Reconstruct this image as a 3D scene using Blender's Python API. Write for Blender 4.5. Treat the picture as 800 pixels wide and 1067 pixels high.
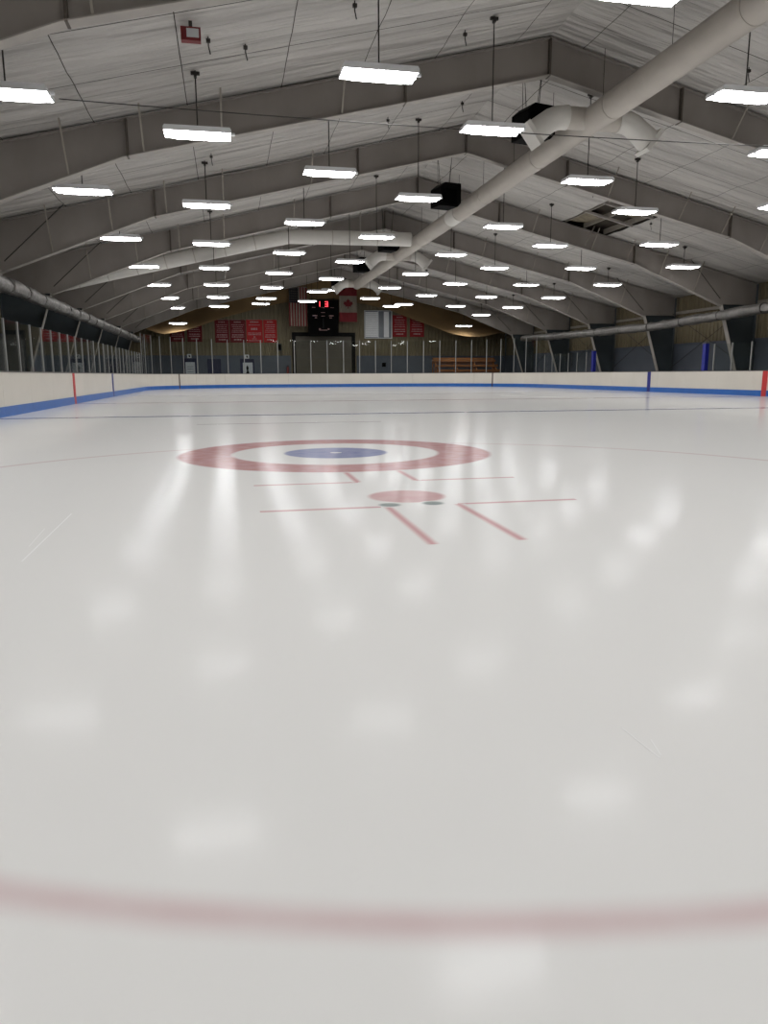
import bpy, math, random
import numpy as np
from mathutils import Matrix, Vector
random.seed(7)
sc = bpy.context.scene
for o in list(bpy.data.objects): bpy.data.objects.remove(o)
COL = sc.collection

# ------------------------------------------------------------------ camera (X across the rink, Y along it, Z up; ice at Z=0)
FPX, YAW, PITCH, ROLL, CAMH = 779.5, math.radians(11.591), math.radians(10.413), math.radians(-0.224), 0.918
_f = Vector((math.sin(YAW)*math.cos(PITCH), math.cos(YAW)*math.cos(PITCH), -math.sin(PITCH)))
_r0 = Vector((math.cos(YAW), -math.sin(YAW), 0)); _u0 = _r0.cross(_f)
_r = _r0*math.cos(ROLL) + _u0*math.sin(ROLL); _u = -_r0*math.sin(ROLL) + _u0*math.cos(ROLL)
cd = bpy.data.cameras.new('camera'); cam = bpy.data.objects.new('camera', cd); COL.objects.link(cam)
cd.sensor_fit = 'HORIZONTAL'; cd.sensor_width = 36; cd.lens = 36*FPX/800; cd.clip_end = 300; cd.clip_start = 0.05
M = Matrix((_r, _u, -_f)).transposed().to_4x4(); M.translation = (0, 0, CAMH); cam.matrix_world = M
sc.camera = cam
def at_y(x, y, Y):                       # photo pixel -> point on the vertical plane at distance Y along the rink
    d = _f*FPX + _r*(x-400) - _u*(y-533.5)
    return Vector((0, 0, CAMH)) + d*(Y/d.y)
# ------------------------------------------------------------------ world, exposure
w = bpy.data.worlds.new('world'); sc.world = w; w.use_nodes = True
w.node_tree.nodes['Background'].inputs[0].default_value = (0.5, 0.55, 0.6, 1)
w.node_tree.nodes['Background'].inputs[1].default_value = 0.02
sc.view_settings.view_transform = 'Standard'; sc.view_settings.look = 'None'
sc.view_settings.gamma = 1; sc.view_settings.use_curve_mapping = False
sc.view_settings.exposure = -0.1
LAMP = 30.0                              # emission of the light diffusers

# ------------------------------------------------------------------ materials
def srgb(r, g, b):
    return tuple(((c/255)/12.92 if c/255 <= .04045 else ((c/255+.055)/1.055)**2.4) for c in (r, g, b)) + (1,)
def new_mat(name):
    m = bpy.data.materials.new(name); m.use_nodes = True
    nt = m.node_tree; return m, nt, nt.nodes['Principled BSDF']
def mat(name, col, rough=.6, metal=0, noise=0., scale=3., bump=0., bscale=20., stretch=(1,1,1), col2=None, spec=.5, emit=None):
    m, nt, b = new_mat(name); N = nt.nodes; Lk = nt.links
    b.inputs['Base Color'].default_value = col; b.inputs['Roughness'].default_value = rough
    b.inputs['Metallic'].default_value = metal; b.inputs['Specular IOR Level'].default_value = spec
    if noise or bump:
        g = N.new('ShaderNodeNewGeometry'); mp = N.new('ShaderNodeMapping'); mp.inputs['Scale'].default_value = stretch
        Lk.new(g.outputs['Position'], mp.inputs['Vector'])
    if noise:
        n = N.new('ShaderNodeTexNoise'); n.inputs['Scale'].default_value = scale; n.inputs['Detail'].default_value = 5
        Lk.new(mp.outputs[0], n.inputs['Vector'])
        r = N.new('ShaderNodeValToRGB'); r.color_ramp.elements[0].position = .3; r.color_ramp.elements[1].position = .7
        c2 = col2 or tuple(c*(1-noise) for c in col[:3])+(1,)
        r.color_ramp.elements[0].color = c2; r.color_ramp.elements[1].color = col
        Lk.new(n.outputs[0], r.inputs[0]); Lk.new(r.outputs[0], b.inputs['Base Color'])
    if bump:
        n2 = N.new('ShaderNodeTexNoise'); n2.inputs['Scale'].default_value = bscale; n2.inputs['Detail'].default_value = 4
        Lk.new(mp.outputs[0], n2.inputs['Vector'])
        bp = N.new('ShaderNodeBump'); bp.inputs['Strength'].default_value = bump; bp.inputs['Distance'].default_value = .05 if name != 'ceiling_liner' else .42
        Lk.new(n2.outputs[0], bp.inputs['Height']); Lk.new(bp.outputs[0], b.inputs['Normal'])
    if emit:
        b.inputs['Emission Color'].default_value = emit[0]; b.inputs['Emission Strength'].default_value = emit[1]
    return m

ICE_COL = srgb(230, 229, 228)
def ice_mat(name, paint=None, mask=None):
    """ice: diffuse white below, rough wet gloss on top. mask(nt) -> socket 0..1 of the paint frozen into it."""
    m, nt, b = new_mat(name); N = nt.nodes; Lk = nt.links
    b.inputs['Specular IOR Level'].default_value = 0
    gl = N.new('ShaderNodeBsdfGlossy'); gl.inputs['Color'].default_value = (.97, .98, 1, 1)
    lw = N.new('ShaderNodeLayerWeight'); lw.inputs['Blend'].default_value = .5
    pw = N.new('ShaderNodeMath'); pw.operation = 'POWER'; pw.inputs[1].default_value = 12.5; Lk.new(lw.outputs['Facing'], pw.inputs[0])
    fr = N.new('ShaderNodeMapRange'); fr.inputs['To Min'].default_value = .0085; fr.inputs['To Max'].default_value = .85; Lk.new(pw.outputs[0], fr.inputs[0])
    mxs = N.new('ShaderNodeMixShader'); Lk.new(fr.outputs[0], mxs.inputs[0]); Lk.new(b.outputs[0], mxs.inputs[1]); Lk.new(gl.outputs[0], mxs.inputs[2])
    Lk.new(mxs.outputs[0], N['Material Output'].inputs[0])
    g = N.new('ShaderNodeNewGeometry')
    n = N.new('ShaderNodeTexNoise'); n.inputs['Scale'].default_value = .9; n.inputs['Detail'].default_value = 6
    Lk.new(g.outputs['Position'], n.inputs['Vector'])
    mr = N.new('ShaderNodeMapRange'); mr.inputs['To Min'].default_value = .09; mr.inputs['To Max'].default_value = .15
    mr.inputs['From Min'].default_value = .3; mr.inputs['From Max'].default_value = .7
    Lk.new(n.outputs[0], mr.inputs[0]); Lk.new(mr.outputs[0], gl.inputs['Roughness'])
    b.inputs['Roughness'].default_value = .6
    cr = N.new('ShaderNodeMix'); cr.data_type = 'RGBA'
    cr.inputs['A'].default_value = ICE_COL; cr.inputs['B'].default_value = srgb(227, 227, 226)
    Lk.new(n.outputs[0], cr.inputs['Factor'])
    out = cr.outputs['Result']
    if paint:
        mx = N.new('ShaderNodeMix'); mx.data_type = 'RGBA'; mx.inputs['B'].default_value = paint
        Lk.new(out, mx.inputs['A']); s = mask(nt)
        if s is None: mx.inputs['Factor'].default_value = 1
        else: Lk.new(s, mx.inputs['Factor'])
        out = mx.outputs['Result']
    Lk.new(out, b.inputs['Base Color'])
    n2 = N.new('ShaderNodeTexNoise'); n2.inputs['Scale'].default_value = 14; n2.inputs['Detail'].default_value = 3
    mp = N.new('ShaderNodeMapping'); mp.inputs['Scale'].default_value = (1, .35, 1)
    Lk.new(g.outputs['Position'], mp.inputs['Vector']); Lk.new(mp.outputs[0], n2.inputs['Vector'])
    bp = N.new('ShaderNodeBump'); bp.inputs['Strength'].default_value = .10; bp.inputs['Distance'].default_value = .006
    Lk.new(n2.outputs[0], bp.inputs['Height']); Lk.new(bp.outputs[0], gl.inputs['Normal'])
    return m
def ring_mask(r0, r1, soft):             # frozen-in ring between two radii, in the object's own XY
    def f(nt):
        N = nt.nodes; Lk = nt.links
        tc = N.new('ShaderNodeTexCoord'); sp = N.new('ShaderNodeSeparateXYZ'); Lk.new(tc.outputs['Object'], sp.inputs[0])
        cx = N.new('ShaderNodeCombineXYZ'); Lk.new(sp.outputs[0], cx.inputs[0]); Lk.new(sp.outputs[1], cx.inputs[1])
        ln = N.new('ShaderNodeVectorMath'); ln.operation = 'LENGTH'; Lk.new(cx.outputs[0], ln.inputs[0])
        o = []
        for a, bb in ((r0-soft, r0+soft), (r1+soft, r1-soft)):
            mr = N.new('ShaderNodeMapRange'); mr.interpolation_type = 'SMOOTHSTEP'
            mr.inputs['From Min'].default_value = min(a, bb); mr.inputs['From Max'].default_value = max(a, bb)
            if a > bb: mr.inputs['To Min'].default_value = 1; mr.inputs['To Max'].default_value = 0
            Lk.new(ln.outputs['Value'], mr.inputs[0]); o.append(mr.outputs[0])
        mu = N.new('ShaderNodeMath'); mu.operation = 'MULTIPLY'
        if r0 <= 0: mu.inputs[0].default_value = 1
        else: Lk.new(o[0], mu.inputs[0])
        Lk.new(o[1], mu.inputs[1])
        nz = N.new('ShaderNodeTexNoise'); nz.inputs['Scale'].default_value = 6; Lk.new(tc.outputs['Object'], nz.inputs['Vector'])
        m2 = N.new('ShaderNodeMapRange'); m2.inputs['To Min'].default_value = .6; m2.inputs['To Max'].default_value = 1.0
        Lk.new(nz.outputs[0], m2.inputs[0])
        m3 = N.new('ShaderNodeMath'); m3.operation = 'MULTIPLY'; Lk.new(mu.outputs[0], m3.inputs[0]); Lk.new(m2.outputs[0], m3.inputs[1])
        return m3.outputs[0]
    return f
def line_mask(half, axis, soft):         # stripe across the object's own X (axis 0) or Y (axis 1)
    def f(nt):
        N = nt.nodes; Lk = nt.links
        tc = N.new('ShaderNodeTexCoord'); sp = N.new('ShaderNodeSeparateXYZ'); Lk.new(tc.outputs['Object'], sp.inputs[0])
        ab = N.new('ShaderNodeMath'); ab.operation = 'ABSOLUTE'; Lk.new(sp.outputs[axis], ab.inputs[0])
        mr = N.new('ShaderNodeMapRange'); mr.interpolation_type = 'SMOOTHSTEP'
        mr.inputs['From Min'].default_value = half-soft; mr.inputs['From Max'].default_value = half+soft
        mr.inputs['To Min'].default_value = 1; mr.inputs['To Max'].default_value = 0
        Lk.new(ab.outputs[0], mr.inputs[0]); return mr.outputs[0]
    return f
def glass_mat():
    m = bpy.data.materials.new('rink_glass'); m.use_nodes = True; nt = m.node_tree; N = nt.nodes; Lk = nt.links
    N.remove(N['Principled BSDF'])
    t = N.new('ShaderNodeBsdfTransparent'); t.inputs[0].default_value = (.93, .95, .94, 1)
    gl = N.new('ShaderNodeBsdfGlossy'); gl.inputs['Roughness'].default_value = .03; gl.inputs['Color'].default_value = (.9, .9, .9, 1)
    lw = N.new('ShaderNodeLayerWeight'); lw.inputs['Blend'].default_value = .5
    pw = N.new('ShaderNodeMath'); pw.operation = 'POWER'; pw.inputs[1].default_value = 5; Lk.new(lw.outputs['Facing'], pw.inputs[0])
    fr = N.new('ShaderNodeMapRange'); fr.inputs['To Min'].default_value = .025; Lk.new(pw.outputs[0], fr.inputs[0])   # Schlick, same from both sides
    mx = N.new('ShaderNodeMixShader'); Lk.new(fr.outputs[0], mx.inputs[0]); Lk.new(t.outputs[0], mx.inputs[1]); Lk.new(gl.outputs[0], mx.inputs[2])
    Lk.new(mx.outputs[0], N['Material Output'].inputs[0]); return m
def translucent_mat(name, col, k):
    m = bpy.data.materials.new(name); m.use_nodes = True; nt = m.node_tree; N = nt.nodes; Lk = nt.links
    N.remove(N['Principled BSDF'])
    d = N.new('ShaderNodeBsdfDiffuse'); t = N.new('ShaderNodeBsdfTranslucent')
    d.inputs[0].default_value = col; t.inputs[0].default_value = col
    mx = N.new('ShaderNodeMixShader'); mx.inputs[0].default_value = k
    Lk.new(d.outputs[0], mx.inputs[1]); Lk.new(t.outputs[0], mx.inputs[2]); Lk.new(mx.outputs[0], N['Material Output'].inputs[0]); return m

MT = dict(
    liner=mat('ceiling_liner', srgb(198, 194, 189), .38, noise=.26, scale=1.0, stretch=(.16, 1.5, .16), bump=1., bscale=1.5),
    deck=mat('roof_deck', srgb(70, 62, 52), .9, noise=.5, scale=2),
    steel=mat('frame_paint', srgb(148, 141, 135), .55, noise=.22, scale=1.1, stretch=(1, 1, .5)),
    flange=mat('flange_paint', srgb(168, 162, 155), .5, noise=.2, scale=2),
    column=mat('column_paint', srgb(62, 70, 74), .6, noise=.2, scale=1.5),
    splice=mat('splice_steel', srgb(88, 80, 72), .6, noise=.3, scale=8),
    rod=mat('brace_steel', srgb(150, 143, 132), .5, noise=.2, scale=5),
    dark=mat('dark_iron', srgb(42, 38, 34), .6, noise=.2, scale=9),
    housing=mat('light_housing', srgb(225, 226, 228), .4, noise=.05, scale=4),
    diffuser=mat('light_diffuser', srgb(250, 250, 248), .4, noise=.02, scale=4, emit=((1, .997, .985, 1), LAMP)),
    duct=mat('duct_fabric', srgb(188, 181, 172), .5, noise=.12, scale=1.6, bump=.15, bscale=3),
    duct_light=mat('duct_white', srgb(216, 213, 207), .5, noise=.07, scale=2),
    foil=mat('foil_wrap', srgb(128, 125, 122), .38, .55, noise=.35, scale=2.2, bump=.9, bscale=7, stretch=(1, .6, 1)),
    black=mat('black_cabinet', srgb(7, 7, 7), .8, spec=.1, noise=.2, scale=6),
    grille=mat('black_grille', srgb(5, 5, 5), .9, spec=.05, noise=.2, scale=30),
    board=mat('dasher_board', srgb(214, 208, 198), .35, noise=.06, scale=.8),
    kick=mat('kick_plate', srgb(34, 98, 178), .35, noise=.12, scale=3),
    cap=mat('cap_rail', srgb(92, 88, 84), .4, noise=.2, scale=6),
    redline=mat('board_red', srgb(196, 40, 40), .4, noise=.1, scale=6),
    blueline=mat('board_blue', srgb(26, 34, 128), .4, noise=.1, scale=6),
    blackline=mat('board_dark', srgb(70, 40, 38), .4, noise=.1, scale=6),
    post=mat('post_aluminium', srgb(160, 160, 158), .35, .5, noise=.1, scale=6),
    siding=mat('beige_siding', srgb(116, 105, 80), .6, noise=.14, scale=.8, stretch=(1, 1, .3)),
    wains=mat('grey_wainscot', srgb(84, 90, 100), .6, noise=.12, scale=1.2),
    concrete=mat('concrete', srgb(96, 94, 92), .8, noise=.2, scale=1.5),
    door=mat('overhead_door', srgb(90, 84, 72), .55, noise=.15, scale=1.5),
    frame_dark=mat('door_frame', srgb(16, 15, 15), .7, spec=.2, noise=.2, scale=5),
    navy=mat('navy_door', srgb(22, 26, 62), .5, noise=.15, scale=4),
    paper=mat('white_paper', srgb(196, 200, 205), .7, noise=.12, scale=5),
    trim=mat('white_trim', srgb(208, 210, 212), .5, noise=.05, scale=5),
    winglass=mat('window_grey', srgb(120, 126, 134), .25, noise=.25, scale=1.2),
    bred=mat('banner_red', srgb(140, 16, 24), .75, noise=.15, scale=2),
    bdark=mat('banner_dark_red', srgb(108, 14, 24), .75, noise=.15, scale=2),
    bright=mat('banner_bright_red', srgb(172, 16, 22), .7, noise=.1, scale=2),
    letter=mat('letter_white', srgb(186, 150, 148), .7, noise=.1, scale=9),
    fred=mat('flag_red', srgb(112, 20, 28), .8, noise=.15, scale=4),
    fwhite=mat('flag_white', srgb(134, 124, 112), .8, noise=.1, scale=4),
    fblue=mat('flag_blue', srgb(16, 15, 24), .8, noise=.15, scale=4),
    led=mat('score_digit', srgb(200, 20, 20), .5, noise=.01, emit=((1, .06, .08, 1), 3.0)),
    wood=mat('bleacher_wood', srgb(150, 96, 52), .6, noise=.35, scale=3, stretch=(.4, 2, 2)),
    exitred=mat('exit_red', srgb(190, 30, 30), .5, noise=.05, emit=((1, .08, .05, 1), 1.2)),
    redbox=mat('red_box', srgb(120, 30, 34), .5, noise=.2, scale=8),
    insul=mat('insulation', srgb(138, 128, 108), .9, noise=.4, scale=5, bump=.8, bscale=9),
    sheet=translucent_mat('tan_sheet', srgb(140, 116, 84), .3),
    blind=mat('blind_slats', srgb(238, 240, 242), .5, noise=.08, scale=3),
    rubber=mat('grey_rubber', srgb(70, 72, 74), .8, noise=.2, scale=5),
    glass=glass_mat(),
    snow=mat('ice_snow', srgb(238, 238, 238), .8, noise=.03, scale=30),
)

# ------------------------------------------------------------------ mesh helpers
class MB:
    def __init__(s): s.v = []; s.f = []; s.sm = False
    def quad(s, a, b, c, d):
        n = len(s.v); s.v += [tuple(a), tuple(b), tuple(c), tuple(d)]; s.f.append((n, n+1, n+2, n+3)); return s
    def box(s, x0, x1, y0, y1, z0, z1):
        n = len(s.v)
        s.v += [(x0,y0,z0),(x1,y0,z0),(x1,y1,z0),(x0,y1,z0),(x0,y0,z1),(x1,y0,z1),(x1,y1,z1),(x0,y1,z1)]
        s.f += [tuple(n+i for i in q) for q in ((3,2,1,0),(4,5,6,7),(0,1,5,4),(1,2,6,5),(2,3,7,6),(3,0,4,7))]; return s
    def bar(s, a, b, wd, ht, up=(0,0,1)):     # rectangular bar from a to b
        a = Vector(a); b = Vector(b); d = (b-a).normalized(); up = Vector(up)
        sd = d.cross(up)
        if sd.length < 1e-4: sd = d.cross(Vector((0,1,0)))
        sd.normalize(); uu = sd.cross(d); n = len(s.v)
        for p in (a, b):
            for i, j in ((-1,-1),(1,-1),(1,1),(-1,1)): s.v.append(tuple(p + sd*(i*wd/2) + uu*(j*ht/2)))
        s.f += [tuple(n+i for i in q) for q in ((3,2,1,0),(4,5,6,7),(0,1,5,4),(1,2,6,5),(2,3,7,6),(3,0,4,7))]; return s
    def tube(s, pts, rad, seg=10, caps=True, jit=0.):
        pts = [Vector(p) for p in pts]; rings = []; rad = rad if isinstance(rad, (list, tuple)) else [rad]*len(pts)
        t0 = (pts[1]-pts[0]).normalized(); ref = Vector((0,0,1)) if abs(t0.z) < .9 else Vector((0,1,0))
        for i, p in enumerate(pts):
            t = (pts[min(i+1, len(pts)-1)]-pts[max(i-1, 0)]).normalized()
            sd = t.cross(ref).normalized(); uu = sd.cross(t); n = len(s.v); rings.append(n)
            for k in range(seg):
                a = 2*math.pi*k/seg; r = rad[i]*(1+random.uniform(-jit, jit))
                s.v.append(tuple(p + sd*(math.cos(a)*r) + uu*(math.sin(a)*r)))
        for i in range(len(pts)-1):
            for k in range(seg):
                k2 = (k+1) % seg; s.f.append((rings[i]+k, rings[i]+k2, rings[i+1]+k2, rings[i+1]+k))
        if caps:
            s.f.append(tuple(rings[0]+k for k in range(seg))[::-1]); s.f.append(tuple(rings[-1]+k for k in range(seg)))
        s.sm = True; return s
    def prism(s, poly, y0, y1):               # XZ polygon extruded along Y
        n = len(s.v); m = len(poly)
        s.v += [(x, y0, z) for x, z in poly] + [(x, y1, z) for x, z in poly]
        s.f.append(tuple(range(n, n+m))); s.f.append(tuple(range(n+2*m-1, n+m-1, -1)))
        for i in range(m):
            j = (i+1) % m; s.f.append((n+i, n+m+i, n+m+j, n+j))
        return s
    def grid(s, fn, nu, nv):
        n = len(s.v)
        for i in range(nu+1):
            for j in range(nv+1): s.v.append(tuple(fn(i/nu, j/nv)))
        for i in range(nu):
            for j in range(nv):
                a = n+i*(nv+1)+j; s.f.append((a, a+nv+1, a+nv+2, a+1))
        return s
    def mesh(s, name, m, smooth=None):
        me = bpy.data.meshes.new(name); me.from_pydata(s.v, [], s.f); me.update()
        import bmesh
        b = bmesh.new(); b.from_mesh(me); bmesh.ops.recalc_face_normals(b, faces=b.faces); b.to_mesh(me); b.free()
        if smooth if smooth is not None else s.sm:
            for p in me.polygons: p.use_smooth = True
            if hasattr(me, 'set_sharp_from_angle'): me.set_sharp_from_angle(angle=math.radians(40))
        me.materials.append(MT[m] if isinstance(m, str) else m); return me
    def build(s, name, m, parent=None, loc=None, smooth=None):
        return link(name, s.mesh(name, m, smooth), parent, loc)
def link(name, me, parent=None, loc=None, rot=None):
    o = bpy.data.objects.new(name, me); COL.objects.link(o)
    if parent: o.parent = parent
    if loc is not None: o.location = loc
    if rot is not None: o.rotation_euler = rot
    return o
def tag(o, label=None, cat=None, group=None, kind=None):
    for k, v in (('label', label), ('category', cat), ('group', group), ('kind', kind)):
        if v: o[k] = v
    return o
def thing(name, label, cat, loc=(0,0,0), group=None, rotz=0):
    o = bpy.data.objects.new(name, None); COL.objects.link(o); o.location = loc; o.rotation_euler = (0, 0, rotz)
    o.empty_display_size = .2
    return tag(o, label, cat, group)
def setting(o, label=None): return tag(o, label, None, None, 'structure')
ORD = ['first', 'second', 'third', 'fourth', 'fifth', 'sixth', 'seventh', 'eighth', 'ninth', 'tenth', 'eleventh', 'twelfth']

# ------------------------------------------------------------------ dimensions
RX0, RX1 = -4.99, 21.09              # inner faces of the boards
YEND, RC = 57.2, 8.53                # far end boards, corner radius
CX = 8.1                             # ridge
ZR, SL = 9.07, .24                   # ridge height, roof slope
DW = 16.7                            # half width of the hall
YW = 65.9                            # far wall
YN = -9.0                            # wall behind the camera
BAY = 6.7
FRAMES = [12.3 + BAY*k for k in range(8)]     # 12.3 ... 59.2
def roof(x): return ZR - SL*abs(x-CX)

# ================================================================== SETTING
# ---- ice sheet and its frozen-in paint
def rink_outline(x0, x1, y0, y1, r, n=14):
    pts = []
    for cx, cy, a0 in ((x1-r, y1-r, 0), (x0+r, y1-r, 90), (x0+r, y0+r, 180), (x1-r, y0+r, 270)):
        for k in range(n+1):
            a = math.radians(a0+90*k/n); pts.append((cx+r*math.cos(a), cy+r*math.sin(a)))
    return pts
YNEAR = YEND-60.96
ol = rink_outline(RX0, RX1, YNEAR, YEND, RC)
b = MB(); n = len(ol); b.v = [(x, y, 0) for x, y in ol] + [(x, y, -.03) for x, y in ol]
b.f = [tuple(range(n))] + [(i, n+i, n+(i+1) % n, (i+1) % n) for i in range(n)]
ice = setting(b.build('floor', ice_mat('ice')), 'glossy white ice sheet with faded red and blue markings')
PR = srgb(204, 164, 166); PB = srgb(118, 126, 172); PG = srgb(120, 134, 132)
lay = [0.00005]
def ring(name, label, cx, cy, r0, r1, paint, soft, seg=96):
    b = MB(); a0 = max(r0-soft, 0); a1 = r1+soft
    for k in range(seg):
        t0, t1 = 2*math.pi*k/seg, 2*math.pi*(k+1)/seg
        c0, s0, c1, s1 = math.cos(t0), math.sin(t0), math.cos(t1), math.sin(t1)
        if a0 == 0:
            m0 = len(b.v); b.v += [(0,0,0), (a1*c0,a1*s0,0), (a1*c1,a1*s1,0)]; b.f.append((m0, m0+1, m0+2))
        else: b.quad((a0*c0,a0*s0,0), (a1*c0,a1*s0,0), (a1*c1,a1*s1,0), (a0*c1,a0*s1,0))
    o = b.build(name, ice_mat('ice_'+name, paint, ring_mask(r0, r1, soft)), ice, (cx, cy, lay[0])); lay[0] += .00002
    o['label'] = label; return o
def stripe(name, label, x0, x1, y0, y1, paint, soft=.02):
    cx, cy, hx, hy = (x0+x1)/2, (y0+y1)/2, abs(x1-x0)/2, abs(y1-y0)/2
    ax = 1 if hx > hy else 0; half = min(hx, hy)
    b = MB(); ex, ey = (hx, hy+soft) if ax else (hx+soft, hy)
    b.quad((-ex,-ey,0), (ex,-ey,0), (ex,ey,0), (-ex,ey,0))
    o = b.build(name, ice_mat('ice_'+name, paint, line_mask(half, ax, soft)), ice, (cx, cy, lay[0])); lay[0] += .00002
    if label: o['label'] = label
    return o
DX, DY = 1.308, 5.511
ring('face_off_circle', 'thin blurred red face-off circle', DX, DY, 4.515, 4.565, srgb(200, 170, 172), .05, 160)
for yb in (17.75, 35.4): stripe('blue_line', 'blue zone line across the ice', RX0+.02, RX1-.02, yb-.15, yb+.15, srgb(84, 96, 140), .03)
stripe('centre_line', 'red centre line across the ice', RX0+.02, RX1-.02, 26.55, 26.85, srgb(170, 100, 104), .03)
stripe('goal_line', 'thin red goal line at the far end', RX0+1.9, RX1-1.9, 53.82, 53.88, PR, .02)
stripe('hog_line', 'thin dark curling hog line', -.6, 2.95, 14.62, 14.70, srgb(120, 100, 110), .03)
XL0, XL1, XR0, XR1, YF, YNn = .18, 1.07, 1.59, 2.50, 6.34, 5.09
for x0, x1 in ((XL0, XL1), (XR0, XR1)):
    for yy in (YF, YNn): stripe('face_off_hash', None, x0, x1, yy-.025, yy+.025, PR, .025)
for xx in (XL1, XR0):
    stripe('face_off_hash', None, xx-.025, xx+.025, YF, YF+.85, PR, .025)
    stripe('face_off_hash', None, xx-.025, xx+.025, YNn-1.22, YNn, PR, .025)
ring('face_off_spot', 'solid red face-off spot', DX, DY, 0, .29, srgb(196, 152, 153), .03, 48)
for gx in (1.10, 1.42): ring('grey_mark', 'small grey-green smudge by the face-off spot', gx, 5.16, 0, .075, PG, .025, 24)
ring('curling_ring', 'broad red outer ring of the curling house', 1.234, 8.868, 1.22, 1.83, srgb(178, 122, 124), .035, 96)
ring('curling_button', 'blue centre of the curling house', 1.234, 8.868, 0, .61, PB, .03, 64)
ring('curling_pin', 'white pin dot in the blue curling centre', 1.234, 8.868, 0, .05, srgb(226, 226, 232), .02, 24)
# a few skate scratches and one broad pale streak farther off: thin, raised, snow-white
for (x0, y0, x1, y1, wd) in ((-1.05, 3.95, -1.07, 5.3, .008), (-1.10, 4.3, -1.13, 4.8, .004), (.98, 1.67, .99, 1.51, .004), (11.6, 31.2, 13.6, 26.6, .10), (1.02, 1.6, 1.0, 1.52, .003)):
    MB().bar((x0, y0, .0006), (x1, y1, .0006), wd, .0003).build('scratch_streak', 'snow', ice)['label'] = 'pale scratch-like streak on the ice'
# concrete walkway around the rink (below the ice edge level so that it never shows through)
b = MB()
b.box(CX-DW, RX0-.2, YN, YW, -.1, -.02); b.box(RX1+.2, CX+DW, YN, YW, -.1, -.02)
b.box(RX0-.2, RX1+.2, YEND+.2, YW, -.1, -.02)
b.box(RX0-.2, RX1+.2, YN, YNEAR-.2, -.1, -.02)
b.box(RX0-.2, RX1+.2, YNEAR-.2, YEND+.2, -.1, -.035)
setting(b.build('floor_walkway', 'concrete'), 'grey concrete walkway around the rink')

# ---- walls: smooth grey-blue wainscot, ribbed beige siding above it
ZWAIN = 2.5
def ribs(o0, ax, length, z0, zfn, pitch=.305, dep=.035, nrm=1):
    b = MB(); prof = []; t = 0
    while t < length-1e-3:
        for dt, dd in ((0, 0), (pitch*.58, 0), (pitch*.68, dep), (pitch*.9, dep)):
            if t+dt < length: prof.append((t+dt, dd))
        t += pitch
    prof.append((length, 0))
    for (t0, d0), (t1, d1) in zip(prof[:-1], prof[1:]):
        def P(t, d, z): return (o0[0]+t, o0[1]-d*nrm, z) if ax == 0 else (o0[0]+d*nrm, o0[1]+t, z)
        b.quad(P(t0, d0, z0), P(t1, d1, z0), P(t1, d1, zfn(P(t1, 0, 0))), P(t0, d0, zfn(P(t0, 0, 0))))
    return b
wb = setting(MB().box(CX-DW, CX+DW, YW, YW+.2, -.1, ZWAIN).build('wall_back', 'wains'), 'grey-blue lower far end wall below beige siding')
ribs((CX-DW, YW+.04), 0, 2*DW, ZWAIN, lambda p: roof(p[0])+.3).build('siding', 'siding', wb)['label'] = 'ribbed beige metal siding'
MB().box(CX-DW, CX+DW, YW-.03, YW+.1, ZWAIN-.03, ZWAIN+.05).build('ledge_trim', 'wains', wb)
for side, X, nr in (('left', CX-DW, 1), ('right', CX+DW, -1)):
    wl = setting(MB().box(min(X, X-.2*nr), max(X, X-.2*nr), YN, YW, -.1, ZWAIN).build('wall_'+side, 'wains'), 'grey-blue lower side wall below beige siding on the %s' % side)
    ribs((X-.1*nr, YN), 1, YW-YN, ZWAIN, lambda p: 5.4, nrm=nr).build('siding', 'siding', wl)['label'] = 'ribbed beige metal siding'
    MB().box(min(X, X+.06*nr), max(X, X+.06*nr), YN, YW, ZWAIN-.03, ZWAIN+.05).build('ledge_trim', 'wains', wl)
    MB().box(min(X-.08*nr, X+.1*nr), max(X-.08*nr, X+.1*nr), YN, YW, 4.15, 4.3).build('girt', 'rod', wl)
wf = setting(MB().prism([(CX-DW, -.1), (CX+DW, -.1), (CX+DW, roof(CX+DW)+.2), (CX, ZR+.2), (CX-DW, roof(CX+DW)+.2)], YN-.2, YN).build('wall_front', 'siding'), 'beige end wall behind the goal')

# ---- roof deck and the white ceiling liner, sheet by sheet
b = MB()
for s in (-1, 1):
    b.prism([(CX, ZR+.34), (CX+s*(DW+.2), roof(CX+DW+.2)+.34), (CX+s*(DW+.2), roof(CX+DW+.2)+.46), (CX, ZR+.46)], YN-.2, YW+.2)
deck = setting(b.build('ceiling', 'deck'), 'sloping white lined ceiling of the hall')
SEAM = [-.012, .9, 2.9, 4.75, 6.6, 8.75, 10.8, 12.75, 14.75, DW-.02]
def liner(b, s, d0, d1, y0, y1, nd=2, ny=6, ph=0, amp=.022):
    def fn(u, v):
        d = d0+(d1-d0)*u; y = y0+(y1-y0)*v
        e = math.sin(math.pi*v)
        z = ZR - SL*d + .03 - amp*e*(1.2+math.sin(v*9+ph)) - .012*math.sin(math.pi*u)*e
        return (CX+s*d, y, z)
    b.grid(fn, nd, ny); return b
near_edges = [YN, 5.6] + FRAMES + [YW]
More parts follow.
